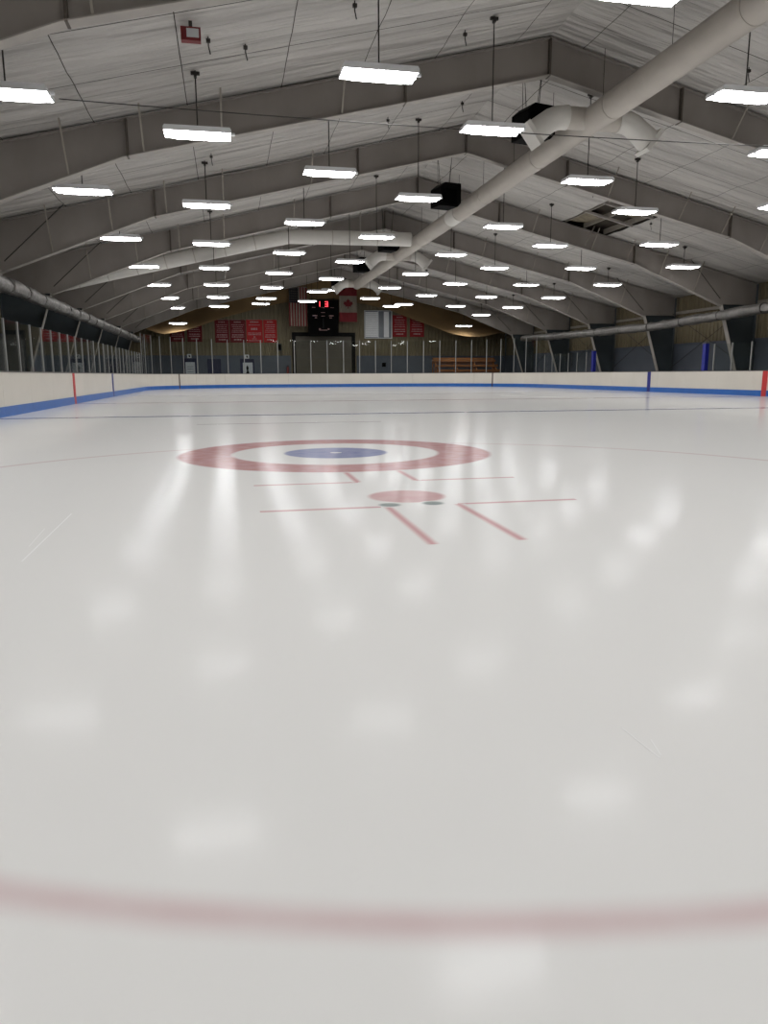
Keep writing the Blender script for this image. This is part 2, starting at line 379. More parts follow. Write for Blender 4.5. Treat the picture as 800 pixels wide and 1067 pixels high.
for i, (y0, y1) in enumerate(zip(near_edges[:-1], near_edges[1:])):
    single = FRAMES[0] <= y0 < FRAMES[4]-.1
    thirds = [y0+(y1-y0)*k/3 for k in range(4)]
    for s in (-1, 1):
        rest = MB()
        for k in range(3):
            ph_, am_ = random.random()*6, random.uniform(.012, .026)
            for d0, d1 in zip(SEAM[:-1], SEAM[1:]):
                if s == 1 and abs(y0-FRAMES[2]) < .1 and k >= 1 and d0 == 6.6: continue        # the torn-out sheets
                if single:
                    liner(MB(), s, d0+.009, d1-.009, thirds[k]+.012, thirds[k+1]-.012, ph=ph_, amp=am_).build('ceiling_sheet', 'liner', deck, smooth=True)
                else:
                    liner(rest, s, d0+.009, d1-.009, thirds[k]+.012, thirds[k+1]-.012, ph=ph_, amp=am_)
        if rest.v:
            o = rest.build('ceiling_sheets', 'liner', deck, smooth=True); o['kind'] = 'stuff'
# opening in the liner: purlins, loose insulation, a hanging flap
for d in (6.75, 7.65, 8.62):
    MB().bar((CX+d, FRAMES[2]+2.25, roof(CX+d)+.14), (CX+d, FRAMES[3], roof(CX+d)+.14), .07, .2).build('purlin', 'rod', deck)
for y in (28.6, 30.2):
    MB().bar((CX+6.6, y, roof(CX+6.6)+.02), (CX+8.75, y, roof(CX+8.75)+.02), .09, .09).build('purlin', 'flange', deck)
MB().grid(lambda u, v: (CX+6.7+1.0*u, 30.5+1.6*v, roof(CX+6.7+1.0*u)+.10-.12*math.sin(3*u+2*v)*u), 6, 6).build('loose_insulation', 'insul', deck, smooth=True)
MB().grid(lambda u, v: (CX+7.7+.95*u, 28.4+1.5*v, roof(CX+7.7+.95*u)+.2-.05*math.sin(5*v)), 5, 6).build('loose_insulation', 'insul', deck, smooth=True)
MB().bar((CX+7.9, 31.9, roof(CX+7.9)+.1), (CX+7.4, 31.7, roof(CX+7.9)-.75), .07, .02).build('hanging_strip', 'flange', deck)

# ================================================================== STEEL PORTAL FRAMES
# half profile in (d, z): d = distance from ridge
PK = (14.75, 4.03); PKK = (10.2, 5.80); PA = (0, 8.2); PB_ = (16.1, .0); DO = 16.58
def ftop(d): return ZR-.03-SL*d
def fbot(d):
    if d <= PKK[0]: return PA[1]+(PKK[1]-PA[1])*d/PKK[0]
    return PKK[1]+(PK[1]-PKK[1])*(d-PKK[0])/(PK[0]-PKK[0])
def frame_meshes():
    out = []
    for s in (-1, 1):
        X = lambda d: CX+s*d
        def web(ds, m, nm):
            poly = [(X(d), ftop(d)) for d in ds] + [(X(d), fbot(d)) for d in ds[::-1]]
            out.append((nm, MB().prism(poly, -.008, .008).mesh(nm, m)))
        web([.02, 3.65], 'steel', 'rafter_web'); web([3.67, 10.1], 'steel', 'rafter_web'); web([10.12, PKK[0]+.08, PK[0]], 'steel', 'rafter_web')
        out.append(('knee_web', MB().prism([(X(PK[0]), ftop(PK[0])), (X(DO), ftop(DO)), (X(DO), 4.1), (X(PK[0]), 4.1)], -.008, .008).mesh('knee_web', 'steel')))
        out.append(('column_web', MB().prism([(X(PK[0]), 4.09), (X(DO), 4.09), (X(DO), 0), (X(PB_[0]), 0)], -.008, .008).mesh('column_web', 'column')))
        b = MB()
        for a, c in ((0, PKK[0]), (PKK[0], PK[0])):
            b.bar((X(a), 0, fbot(a)-.012), (X(c), 0, fbot(c)-.012), .26, .022)
        out.append(('bottom_flange', b.mesh('bottom_flange', 'flange')))
        out.append(('top_flange', MB().bar((X(0), 0, ftop(0)-.012), (X(DO), 0, ftop(DO)-.012), .26, .022).mesh('top_flange', 'steel')))
        out.append(('column_flange', MB().bar((X(PK[0]-.02), 0, 4.1), (X(PB_[0]-.02), 0, 0), .26, .025, up=(1,0,0)).mesh('column_flange', 'flange')))
        out.append(('column_flange', MB().bar((X(DO), 0, ftop(DO)), (X(DO), 0, 0), .26, .025, up=(1,0,0)).mesh('column_flange', 'column')))
        for d in (3.66, 10.11):
            out.append(('splice_plate', MB().box(X(d)-.022, X(d)+.022, -.13, .13, fbot(d)-.03, ftop(d)-.02).mesh('splice_plate', 'splice')))
        out.append(('knee_stiffener', MB().bar((X(PK[0]), 0, 4.1), (X(DO), 0, 4.1), .22, .025).mesh('knee_stiffener', 'steel')))
        for d in (5.2, 8.0, 9.75, 11.4, 13.2):
            out.append(('brace_rod', MB().bar((X(d), -.1, fbot(d)+.02), (X(d), -.78, ftop(d)+.02), .04, .012).mesh('brace_rod', 'rod')))
    for s in (-1, 1): out.append(('knee_rod', MB().tube([(CX+s*12.7, -.5, ftop(12.7)), (CX+s*14.6, -.12, 4.35)], .016, 6).mesh('knee_rod', 'dark')))
    out.append(('ridge_plate', MB().box(CX-.022, CX+.022, -.13, .13, fbot(0)-.03, ftop(0)-.02).mesh('ridge_plate', 'splice')))
    return out
FM = frame_meshes()
for k, y in enumerate(FRAMES):
    nf = len(FRAMES)-1-k
    t = thing('portal_frame', 'pale grey steel roof frame, %s in from the scoreboard wall' % ORD[nf], 'frame', (0, y, 0), 'steel roof frames')
    for nm, me in FM: link(nm, me, t)
# one light eave strut glimpsed at the near right, X-bracing rods on the side wall
for k, y in enumerate(FRAMES[3:7]):
    b = MB().tube([(CX+DW-.25, y+.1, 4.2), (CX+DW-.25, y+BAY-.1, 1.2)], .013, 6).tube([(CX+DW-.28, y+.1, 1.2), (CX+DW-.28, y+BAY-.1, 4.2)], .013, 6)
    tag(b.build('cross_bracing', 'dark'), 'thin dark steel cross bracing on the beige wall, %s bay from scoreboard wall' % ORD[len(FRAMES)-4-k], 'bracing', 'wall cross braces')

# ================================================================== DASHER BOARDS AND GLASS
ZB, ZK = 1.03, .23                    # board top, kick plate top
# the board line, by arc length: from near left, round the far end, to near right
YS0L, YS0R = 6.0, 18.0
segL = (YEND-RC)-YS0L; arc = RC*math.pi/2; segE = (RX1-RX0)-2*RC; segR = (YEND-RC)-YS0R
TOT = segL+arc+segE+arc+segR
def P(t, off=0., z=0.):
    """point on the board line at arc length t; off > 0 goes outwards, away from the ice"""
    if t <= segL: return Vector((RX0-off, YS0L+t, z))
    t -= segL
    if t <= arc:
        a = math.pi - t/RC; return Vector((RX0+RC+(RC+off)*math.cos(a), YEND-RC+(RC+off)*math.sin(a), z))
    t -= arc
    if t <= segE: return Vector((RX0+RC+t, YEND+off, z))
    t -= segE
    if t <= arc:
        a = math.pi/2 - t/RC; return Vector((RX1-RC+(RC+off)*math.cos(a), YEND-RC+(RC+off)*math.sin(a), z))
    t -= arc
    return Vector((RX1+off, YEND-RC-t, z))
def strip(b, t0, t1, o0, o1, z0, z1):
    nst = max(1, int((t1-t0)/.6)) if (t1 > segL and t0 < segL+arc) or (t1 > segL+arc+segE and t0 < TOT-segR) else 1
    for k in range(nst):
        a, c = t0+(t1-t0)*k/nst, t0+(t1-t0)*(k+1)/nst
        q = [P(a, o0, z0), P(c, o0, z0), P(c, o1, z0), P(a, o1, z0), P(a, o0, z1), P(c, o0, z1), P(c, o1, z1), P(a, o1, z1)]
        m0 = len(b.v); b.v += [tuple(v) for v in q]
        b.f += [tuple(m0+i for i in f) for f in ((3,2,1,0),(4,5,6,7),(0,1,5,4),(2,3,7,6))]
        if k == 0: b.f.append((m0+3, m0, m0+4, m0+7))
        if k == nst-1: b.f.append((m0+1, m0+2, m0+6, m0+5))
    return b
S1, S2 = segL, segL+arc+segE+arc
runs = [('white dasher boards with blue kick plate and low glass along the banner-corner side', 0, S1, 2.25),
        ('white dasher boards with blue kick plate and tall glass round the scoreboard end', S1, S2, 3.45),
        ('white dasher boards with blue kick plate along the players bench side', S2, TOT, 2.2)]
PANEL = 2.44; PANE = 1.22
YB1, YB2 = 41.6, 30.9                 # open players' bench between the two blue posts
for lab, t0, t1, zg in runs:
    root = thing('dasher_boards', lab, 'boards', tuple(P(t0)), 'rink boards')
    inv = -Vector(P(t0))
    def put(b, nm, m):
        b.v = [tuple(Vector(v)+inv) for v in b.v]; return b.build(nm, m, root)
    npan = max(1, round((t1-t0)/PANEL))
    for k in range(npan):
        a, c = t0+(t1-t0)*k/npan, t0+(t1-t0)*(k+1)/npan
        put(strip(MB(), a+.004, c-.004, 0, .05, ZK, ZB-.03), 'board_panel', 'board')
        put(strip(MB(), a+.002, c-.002, -.014, .05, .0, ZK), 'kick_plate', 'kick')
        put(strip(MB(), a, c, -.012, .14, ZB-.03, ZB), 'cap_rail', 'cap')
    put(strip(MB(), t0, t1, .06, .16, 0, ZB-.03), 'back_frame', 'dark')
    npn = max(1, round((t1-t0)/PANE))
    for k in range(npn+1):
        a = t0+(t1-t0)*k/npn; q = P(a, .1)
        if k == npn and t1 < TOT: continue
        right = t0 >= S2-1e-6
        if right and YB2-.3 < q.y < YB1+.3: continue
        tz = zg
        d = (P(a+.01, .1)-P(a-.01, .1)).normalized() if 0 < a < TOT else Vector((0,1,0))
        put(MB().bar(q+Vector((0,0,ZB)), q+Vector((0,0,tz)), (.042 if zg < 3 else .034), .05, up=d), 'glass_post', 'post')
        if k < npn:
            a2 = t0+(t1-t0)*(k+1)/npn; q2 = P(a2, .1)
            if right and (YB2-.3 < q2.y < YB1+.3): continue
            put(strip(MB(), a+.03, a2-.03, .093, .107, ZB+.005, tz-.02), 'glass_pane', 'glass')
    # painted vertical lines on the boards
    def mark(tm, wd, m, lbl):
        o = put(strip(MB(), tm-wd/2, tm+wd/2, -.0165, .0, .0, ZB-.031), 'line_mark', m); o['label'] = lbl
    if t0 == 0:
        mark(26.7-YS0L, .28, 'redline', 'red centre line painted up the boards')
        mark(35.4-YS0L, .28, 'blueline', 'dark blue line painted up the boards')
    elif t0 == S1:
        al = math.asin((RC-3.35)/RC)
        mark(S1+RC*al, .09, 'blackline', 'thin dark goal line mark on the boards')
        mark(S2-RC*al, .09, 'blackline', 'thin dark goal line mark on the boards')
    else:
        mark(S2+(YEND-RC-26.75), .28, 'redline', 'red centre line painted up the boards')
        mark(S2+(YEND-RC-35.3), .28, 'blueline', 'blue line painted up the boards')
for yy, lb in ((YB1, 'blue padded post at the scoreboard end of the open players bench'), (YB2, 'blue padded post at the centre-line end of the open players bench')):
    t = thing('bench_post', lb, 'post', (RX1+.1, yy, ZB), 'bench end posts')
    MB().box(-.09, .09, -.11, .11, 0, 1.2).build('pad', 'blueline', t)
    MB().box(-.1, .1, -.12, .12, 1.2, 1.23).build('cap', 'cap', t)

# ================================================================== FAR WALL
wz = YW
def opening_rect(x0, y0, x1, y1, Y=None):
    a = at_y(x0, y0, Y or YW); c = at_y(x1, y1, Y or YW); return a.x, c.x, min(a.z, c.z), max(a.z, c.z)
# overhead door
dx0, dx1, dzt = 5.53, 11.0, 4.5
t = bpy.data.objects.new('door_1', None); COL.objects.link(t); t.location = ((dx0+dx1)/2, YW, 0); setting(t, 'wide grey overhead door below the scoreboard')
hw = (dx1-dx0)/2
for k in range(7):
    z0 = .02+k*(dzt-.35)/7; z1 = .02+(k+1)*(dzt-.35)/7-.012
    MB().box(-hw+.32, hw-.32, -.06, -.01, z0, z1).box(-hw+.32, hw-.32, -.075, -.06, z0+.05, z1-.05).build('door_panel', 'door', t)
for s in (-1, 1): MB().box(min(s*hw, s*(hw-.3)), max(s*hw, s*(hw-.3)), -.12, 0, 0, dzt).build('door_jamb', 'frame_dark', t)
MB().box(-hw+.3, hw-.3, -.12, 0, dzt-.33, dzt).build('door_header', 'frame_dark', t)
for s in (-1, 1): MB().box(min(s*(hw+.02), s*(hw+.1)), max(s*(hw+.02), s*(hw+.1)), -.1, 0, 0, dzt+.08).build('door_trim', 'siding', t)
MB().box(-hw-.1, hw+.1, -.1, 0, dzt, dzt+.08).build('door_trim', 'siding', t)
# window with blinds
x0, x1, z0, z1 = 11.87, 14.25, 4.08, 6.35
t = bpy.data.objects.new('window_1', None); COL.objects.link(t); t.location = ((x0+x1)/2, YW, z0); setting(t, 'pale window with white blinds beside the maple leaf flag')
ww, wh = (x1-x0)/2, z1-z0
MB().box(-ww, ww, -.04, -.01, 0, wh).build('window_pane', 'winglass', t)
for k in range(15):
    z = .06+k*(wh-.12)/15; MB().box(-ww+.05, -.03, -.075, -.05, z, z+(wh-.12)/15*.9).build('blind_slat', 'blind', t)
b = MB().box(-ww-.04, ww+.04, -.1, 0, -.06, 0).box(-ww-.04, ww+.04, -.1, 0, wh, wh+.05).box(-ww-.04, -ww+.03, -.1, 0, 0, wh).box(ww-.03, ww+.04, -.1, 0, 0, wh).box(-.03, .03, -.1, 0, 0, wh)
b.build('window_frame', 'trim', t)
MB().box(.5, .95, -.06, -.045, .05, wh-.05).build('shade_panel', 'blind', t)
# navy doors
dd = [(-3.62, -2.5, 2.3, 'navy door with a white poster and a small sign above', True, True), (-1.6, -.5, 2.26, 'plain navy door between the two postered doors', False, False), (1.1, 2.27, 2.26, 'navy door with a dark figure poster beside the overhead door', True, True)]
for k, (a, c, zt, lb, post, sign) in enumerate(dd):
    t = bpy.data.objects.new('door_%d' % (k+2), None); COL.objects.link(t); t.location = ((a+c)/2, YW, 0); setting(t, lb); h2 = (c-a)/2
    MB().box(-h2+.1, h2-.1, -.06, -.01, 0, zt-.1).build('door_leaf', 'navy', t)
    MB().box(-h2, -h2+.1, -.09, 0, 0, zt).box(h2-.1, h2, -.09, 0, 0, zt).box(-h2+.1, h2-.1, -.09, 0, zt-.1, zt).build('door_frame', 'navy', t)
    MB().box(h2-.24, h2-.16, -.12, -.06, .98, 1.04).build('door_handle', 'post', t)
    if post:
        MB().box(-h2+.22, h2-.13, -.075, -.06, .3, zt-.3).build('poster', 'paper', t)
        if k == 2:
            MB().prism([(-.08, .7), (.1, .75), (.16, 1.1), (.08, 1.3), (.12, 1.55), (.0, 1.75), (-.1, 1.55), (-.05, 1.25), (-.16, 1.0)], -.08, -.0755).build('poster_figure', 'frame_dark', t)
        else:
            b = MB()
            for r in range(4): b.box(-.2, .28, -.08, -.0755, 1.0+.2*r, 1.04+.2*r)
            b.build('poster_print', 'wains', t)
    if sign:
        s_ = MB().box(-.17, .17, -.05, 0, zt+.04, zt+.36).build('door_sign', 'trim', t)
        MB().box(-.05, .05, -.056, -.05, zt+.12, zt+.29).box(.05, .09, -.056, -.05, zt+.1, zt+.2).build('sign_print', 'frame_dark', s_)
# wall bits
t = thing('wall_speaker', 'small grey box high on siding between banners and overhead door', 'box', (4.45, YW-.02, 2.95))
MB().box(-.16, .16, -.22, 0, 0, .58).build('cabinet', 'rubber', t); MB().box(-.12, .12, -.235, -.22, .06, .5).build('grille', 'grille', t)
MB().box(.1, .16, -.08, 0, -.45, 0).build('cable_drop', 'dark', t)
t = thing('fire_extinguisher', 'dark extinguisher hanging beside the overhead door', 'extinguisher', (5.1, YW-.12, 1.0))
MB().tube([(0,0,0), (0,0,.5), (0,0,.6), (0,0,.64)], [.1, .1, .06, .03], 12).build('cylinder', 'redbox', t); MB().tube([(0,0,.62), (.1,-.02,.66), (.14,-.02,.3)], .015, 6).build('hose', 'dark', t); MB().box(-.06, .1, -.02, .02, .64, .69).build('handle', 'dark', t)
t = thing('outlet_box', 'small black box on the grey wall below the window', 'box', (13.55, YW-.01, 1.6))
MB().box(-.16, .16, -.1, 0, 0, .34).build('body', 'black', t); MB().box(-.12, .12, -.115, -.1, .05, .29).build('lid', 'grille', t)
t = thing('exit_sign', 'small glowing red exit light in the dark far corner', 'sign', (CX+DW-.06, 62.4, 2.45))
MB().box(-.08, 0, -.2, .2, 0, .3).build('case', 'trim', t); MB().box(-.09, -.08, -.16, .16, .04, .26).build('lit_face', 'exitred', t)

# ---- banners
def banner(x0, x1, z0, z1, m, lb, rows, big=None, group=None):
    t = thing('banner', lb, 'banner', ((x0+x1)/2, YW-.01, z0), group); hwid = (x1-x0)/2-.02; h = z1-z0
    MB().grid(lambda u, v: (-hwid+2*hwid*u, -.02-.02*math.sin(u*7+v*2), h*v), 8, 8).grid(lambda u, v: (-hwid+2*hwid*u, -.005-.02*math.sin(u*7+v*2), h*v), 8, 8).build('cloth', m, t, smooth=True)
    MB().tube([(-hwid-.03, -.015, h), (hwid+.03, -.015, h)], .02, 8).build('hanging_rod', 'rod', t)
    rnd = random.Random(int((x0+30)*100)); b = MB()
    for zf, wf, hh in rows:
        x = -hwid*wf
        while x < hwid*wf:
            wl = rnd.uniform(.05, .11); b.box(x, min(x+wl, hwid*wf), -.056, -.05, h*zf-hh/2, h*zf+hh/2*rnd.uniform(.6, 1)); x += wl+rnd.uniform(.02, .05)
    b.build('lettering', 'letter', t); return t
R1 = [(.90, .45, .10), (.78, .75, .055), (.70, .7, .05), (.62, .6, .05), (.54, .72, .055), (.46, .76, .06), (.34, .72, .09), (.25, .78, .08), (.13, .5, .12)]
R2 = [(.90, .55, .12), (.77, .7, .06), (.60, .42, .18), (.42, .8, .07), (.35, .8, .07), (.25, .1, .12), (.17, .3, .05), (.09, .8, .06)]
grp = 'red banners on the far wall'
banner(-4.56, -3.34, 3.67, 5.5, 'bdark', 'dark red lettered banner furthest from the overhead door', R1, group=grp)
banner(-3.16, -1.92, 3.67, 5.5, 'bdark', 'dark red lettered banner above the plain navy door', R1, group=grp)
banner(-.9, .30, 3.61, 5.48, 'bdark', 'dark red lettered banner, first of the joined row of four', R1, group=grp)
banner(.33, 1.66, 3.62, 5.49, 'bdark', 'dark red lettered banner, second of the joined row of four', R1, group=grp)
banner(1.70, 3.09, 3.62, 5.51, 'bright', 'brightest red banner with a large central line, third of the row of four', R2, group=grp)
banner(3.13, 4.29, 3.63, 5.52, 'bright', 'bright red lettered banner, last of the row of four beside the overhead door', R1, group=grp)
banner(14.32, 15.63, 4.17, 6.04, 'bred', 'red lettered banner touching the window with blinds', R1, group=grp)
banner(15.88, 17.2, 4.18, 6.1, 'bred', 'red lettered banner standing apart beyond the window banner', R1, group=grp)

# ---- flags hung vertically, scoreboard between them (all in front of the tan sheet)
YF_ = 64.2
def flag_grid(b, x0, x1, z0, z1, n=4, m=8, off=0.):
    b.grid(lambda u, v: (x0+(x1-x0)*u, -.05*math.sin((x0+(x1-x0)*u)*6+.6*(z0+(z1-z0)*v))-off, z0+(z1-z0)*v), n, m); return b
a = at_y(300.5, 299, YF_); c = at_y(320, 340, YF_); fw, fh = c.x-a.x, a.z-c.z
t = thing('stars_and_stripes_flag', 'large striped flag hung vertically beside the scoreboard', 'flag', (a.x, YF_, c.z))
br = MB(); bw = MB()
for k in range(13):
    flag_grid(br if k % 2 == 0 else bw, fw*k/13, fw*(k+1)/13, 0, fh, 1, 10)
br.build('red_stripes', 'fred', t); bw.build('white_stripes', 'fwhite', t)
flag_grid(MB(), 0, fw*7/13, fh*.6, fh, 6, 6, .012).build('canton', 'fblue', t)
bs = MB()
for r in range(6):
    for q in range(5):
        xx = fw*7/13*(q+.5)/5; zz = fh*(.62+.37*(r+.5)/6); yy = -.05*math.sin(xx*6+.6*zz)-.022
        bs.prism([(xx+.05*(1 if j % 2 == 0 else .4)*math.sin(j*math.pi/5), zz+.05*(1 if j % 2 == 0 else .4)*math.cos(j*math.pi/5)) for j in range(10)], yy-.003, yy)
bs.build('stars', 'fwhite', t); MB().tube([(-.05, 0, fh), (fw+.05, 0, fh)], .025, 8).build('hanging_rod', 'rod', t)
for xx in (.1, fw-.1): MB().tube([(xx, 0, fh), (xx, 0, roof(a.x+xx)+.0-c.z)], .008, 6).build('cord', 'dark', t)
a = at_y(353, 297.5, YF_); c = at_y(372, 335.5, YF_); fw, fh = c.x-a.x, a.z-c.z
t = thing('maple_leaf_flag', 'red and white leaf flag hung vertically beside the scoreboard', 'flag', (a.x, YF_, c.z))
flag_grid(MB(), 0, fw, 0, fh*.26, 10, 4).build('red_band', 'fred', t); flag_grid(MB(), 0, fw, fh*.72, fh, 10, 4).build('red_band', 'fred', t)
flag_grid(MB(), 0, fw, fh*.26, fh*.72, 10, 6).build('white_field', 'fwhite', t)
leaf = [(0,1),(.14,.72),(.3,.8),(.24,.38),(.44,.58),(.5,.46),(.76,.5),(.68,.28),(.8,.18),(.42,-.14),(.48,-.3),(.06,-.24),(.06,-.62)]
leaf = leaf+[(-x, z) for x, z in leaf[::-1][:-1]]
MB().prism([(fw/2+x*fw*.34, fh*.47+z*fh*.17) for x, z in leaf], -.075, -.068).build('maple_leaf', 'fred', t)
MB().tube([(-.05, 0, fh), (fw+.05, 0, fh)], .025, 8).build('hanging_rod', 'rod', t)
for xx in (.1, fw-.1): MB().tube([(xx, 0, fh), (xx, 0, roof(a.x+xx)-c.z)], .008, 6).build('cord', 'dark', t)

YS_ = 64.3
a = at_y(321, 313, YS_); c = at_y(352, 350, YS_); sw, sh = c.x-a.x, a.z-c.z
t = thing('scoreboard', 'black scoreboard with red lit digits above the overhead door', 'scoreboard', (a.x, YS_, c.z))
MB().box(0, sw, -.12, .12, 0, sh).build('cabinet', 'black', t)
MB().box(-.03, sw+.03, -.15, .12, sh, sh+.03).box(-.03, sw+.03, -.15, .12, -.03, 0).box(-.03, 0, -.15, .12, 0, sh).box(sw, sw+.03, -.15, .12, 0, sh).build('frame', 'black', t)
SEG = {'1': 'bc', '3': 'abcdg'}
def digit(ch, x, z, wd, h):
    b = MB(); tk = .055; y0, y1 = -.135, -.12
    R = dict(a=(x, x+wd, z+h-tk, z+h), d=(x, x+wd, z, z+tk), g=(x, x+wd, z+h/2-tk/2, z+h/2+tk/2), b=(x+wd-tk, x+wd, z+h/2, z+h), c=(x+wd-tk, x+wd, z, z+h/2))
    for s in SEG[ch]: x0_, x1_, z0_, z1_ = R[s]; b.box(x0_, x1_, y0, y1, z0_, z1_)
    return b
digit('1', sw*.30, sh-.5, .24, .42).build('lit_digit', 'led', t); digit('3', sw*.56, sh-.5, .26, .42).build('lit_digit', 'led', t)
def bars(lst, nm):
    b = MB()
    for fx, fz, wd, h in lst:
        n_ = max(2, int(wd/.09)); 
        for q in range(n_): b.box(sw*fx-wd/2+wd*q/n_, sw*fx-wd/2+wd*(q+.7)/n_, -.128, -.12, sh*fz-h/2, sh*fz+h/2)
    return b.build(nm, 'letter', t)
bars([(.18, .80, .3, .06), (.5, .80, .3, .06), (.82, .80, .3, .06), (.5, .66, .35, .05)], 'caption_print')
bars([(.22, .57, .4, .09), (.78, .57, .4, .09), (.25, .51, .2, .08), (.76, .51, .2, .08), (.5, .56, .3, .05)], 'panel_print')
MB().box(sw*.5-.012, sw*.5+.012, -.128, -.12, sh*.22, sh*.5).build('divider_line', 'rubber', t)
bars([(.38, .19, .15, .12), (.68, .19, .15, .12), (.5, .16, .7, .06)], 'panel_print')
for xx in (.3, sw-.3): MB().tube([(xx, 0, sh), (xx, 0, roof(a.x+xx)-c.z)], .012, 6).build('hanger_cable', 'dark', t)

# ---- tan sheet slung below the roof in the last bay, sagging at both ends
YSH = 64.75
edge = [(-8.3,4.9),(-6.9, 4.78),(-5.75, 4.37),(-4.85, 4.06),(-3.45, 4.30),(-2.29, 4.68),(-.11, 5.54),(2.40, 6.27),(5.19, 6.92),(8.8, 7.22),(10.44, 7.0),(13.35, 6.5),(15.2, 5.8),(17.34, 4.93),(18.9, 4.29),(20.05, 4.04),(21.5, 4.05),(22.9, 4.38),(24.4, 4.3)]
ex = [e[0] for e in edge]; ez = [e[1] for e in edge]
def sheet(u, v):
    x = ex[0]+(ex[-1]-ex[0])*u; zb = float(np.interp(x, ex, ez)); zt = roof(x)+.01
    sag = max(0., min(1., (abs(x-CX)-7)/5)); s_ = math.sin(v*math.pi*.5)
    z = zt+(zb-zt)*(1-(1-v)**1.6)
    y = YSH - (.15+2.2*sag)*s_*s_ + .06*math.sin(x*2.3+v*3)
    return (x, y, z)
bsh = MB().grid(sheet, 72, 14)
o = bsh.build('hanging_sheet', 'sheet', smooth=True)
sol = o.modifiers.new('thick', 'SOLIDIFY'); sol.thickness = .012
tag(o, 'tan cloth sheet slung under the roof behind the scoreboard, sagging at both ends', 'sheet')

# ---- wooden bleacher behind the far glass
bx0, bx1 = 17.3, 22.9
t = thing('bleacher', 'brown wooden slatted bleacher behind the far glass', 'bleacher', (bx0, 60.6, -.02))
for r in range(5):
    y = r*.62; z = .45+r*.42
    for q in range(2): MB().box(0, bx1-bx0, y+q*.16, y+q*.16+.14, z, z+.05).build('seat_plank', 'wood', t)
    MB().box(0, bx1-bx0, y+.32, y+.5, z-.2, z-.16).build('foot_plank', 'wood', t)
    MB().box(.0, bx1-bx0, y-.025, y, z-.13, z+.05).build('riser_plank', 'wood', t)
for xx in (.15, 1.9, 3.6, bx1-bx0-.25):
    b = MB()
    for r in range(5): b.box(xx, xx+.08, r*.62+.1, r*.62+.18, 0, .45+r*.42)
    b.bar((xx+.04, .1, .3), (xx+.04, 2.7, 2.0), .06, .08).build('support_frame', 'wood', t)
MB().box(0, bx1-bx0, 2.8, 2.86, 2.2, 2.34).box(0, bx1-bx0, 2.8, 2.86, 1.85, 1.95).box(0, .07, 2.8, 2.86, 0, 2.34).box(bx1-bx0-.07, bx1-bx0, 2.8, 2.86, 0, 2.34).build('back_rail', 'wood', t)

# ================================================================== ROUND DUCT
DXX, DZ, DR = 9.4, 7.3, .325
duct = thing('main_duct', 'long pale round air duct running under the ridge', 'duct', (DXX, 2, DZ))
seams = [0, 6, 11.0, 16.0, 20.5, 25.3, 28.4, 29.6, 34.5, 39.5, 45.0, 49.5, 53.2]
for k, (a_, c_) in enumerate(zip(seams[:-1], seams[1:])):
    MB().tube([(0, a_, 0), (0, c_, 0)], DR if k != 6 else DR+.006, 28, caps=(k in (0, len(seams)-2))).build('duct_section', 'duct_light' if k == 6 else 'duct', duct)
    MB().tube([(0, c_-.02, 0), (0, c_+.02, 0)], DR+.012, 28).build('seam_band', 'duct', duct)
for y in [1.6+3*k for k in range(18)]:
    zt = roof(DXX)-DZ
    MB().tube([(0, y, DR), (0, y, zt+.02)], .008, 6).build('hanger_rod', 'dark', duct)
def outlet(y):
    for s in (-1, 1):
        pts = [(s*.2, y-2, .02), (s*.72, y-2, .02), (s*.95, y-2, .0), (s*1.13, y-2, -.07), (s*1.28, y-2, -.17), (s*1.62, y-2, -.43)]
        MB().tube(pts[:2], .27, 18, caps=False).build('outlet_arm', 'duct', duct)
        el = MB().tube(pts[1:], [.285]*4+[.31], 18).build('outlet_elbow', 'duct_light', duct)
        MB().tube([(s*.70, y-2, .02), (s*.74, y-2, .02)], .295, 18).build('outlet_band', 'duct_light', duct)
        MB().bar((s*1.60, y-2, -.415), (s*1.69, y-2, -.485), .64, .60, up=(0,1,0)).build('outlet_grille', 'duct_light', el)
for y in (19.15, 41.75, 54.85): outlet(y)
# branch duct to the side wall, in the bay behind the fourth frame
YBR = 37.6
br_ = thing('branch_duct', 'pale branch duct crossing from the main duct down to the side wall', 'duct', (DXX-DR, YBR, 7.45))
pts = [(9.4-.3, 7.45), (7.4, 7.44), (5.2, 7.42), (3.1, 7.40), (1.5, 7.06), (.1, 6.74), (-1.3, 6.42), (-2.6, 6.12), (-3.9, 5.82), (-5.2, 5.52), (-6.5, 5.20), (-7.9, 4.86)]
for k, (p0, p1) in enumerate(zip(pts[:-1], pts[1:])):
    q0 = (p0[0]-(DXX-DR), 0, p0[1]-7.45); q1 = (p1[0]-(DXX-DR), 0, p1[1]-7.45)
    MB().tube([q0, q1], .33, 24, caps=True).build('duct_section', 'duct_light', br_)
    dv = (Vector(q1)-Vector(q0)).normalized()*.022
    MB().tube([Vector(q1)-dv, Vector(q1)+dv], .342, 24).build('seam_band', 'duct', br_)
for xx in (6.6, 3.6, 0.8, -2.0, -4.8):
    zz = float(np.interp(xx, [q[0] for q in pts[::-1]], [q[1] for q in pts[::-1]]))
    MB().box(xx-DXX+DR-.03, xx-DXX+DR+.03, -.02, .02, zz-7.45+.3, roof(xx)-7.45+.03).build('hanger_strap', 'flange', br_)

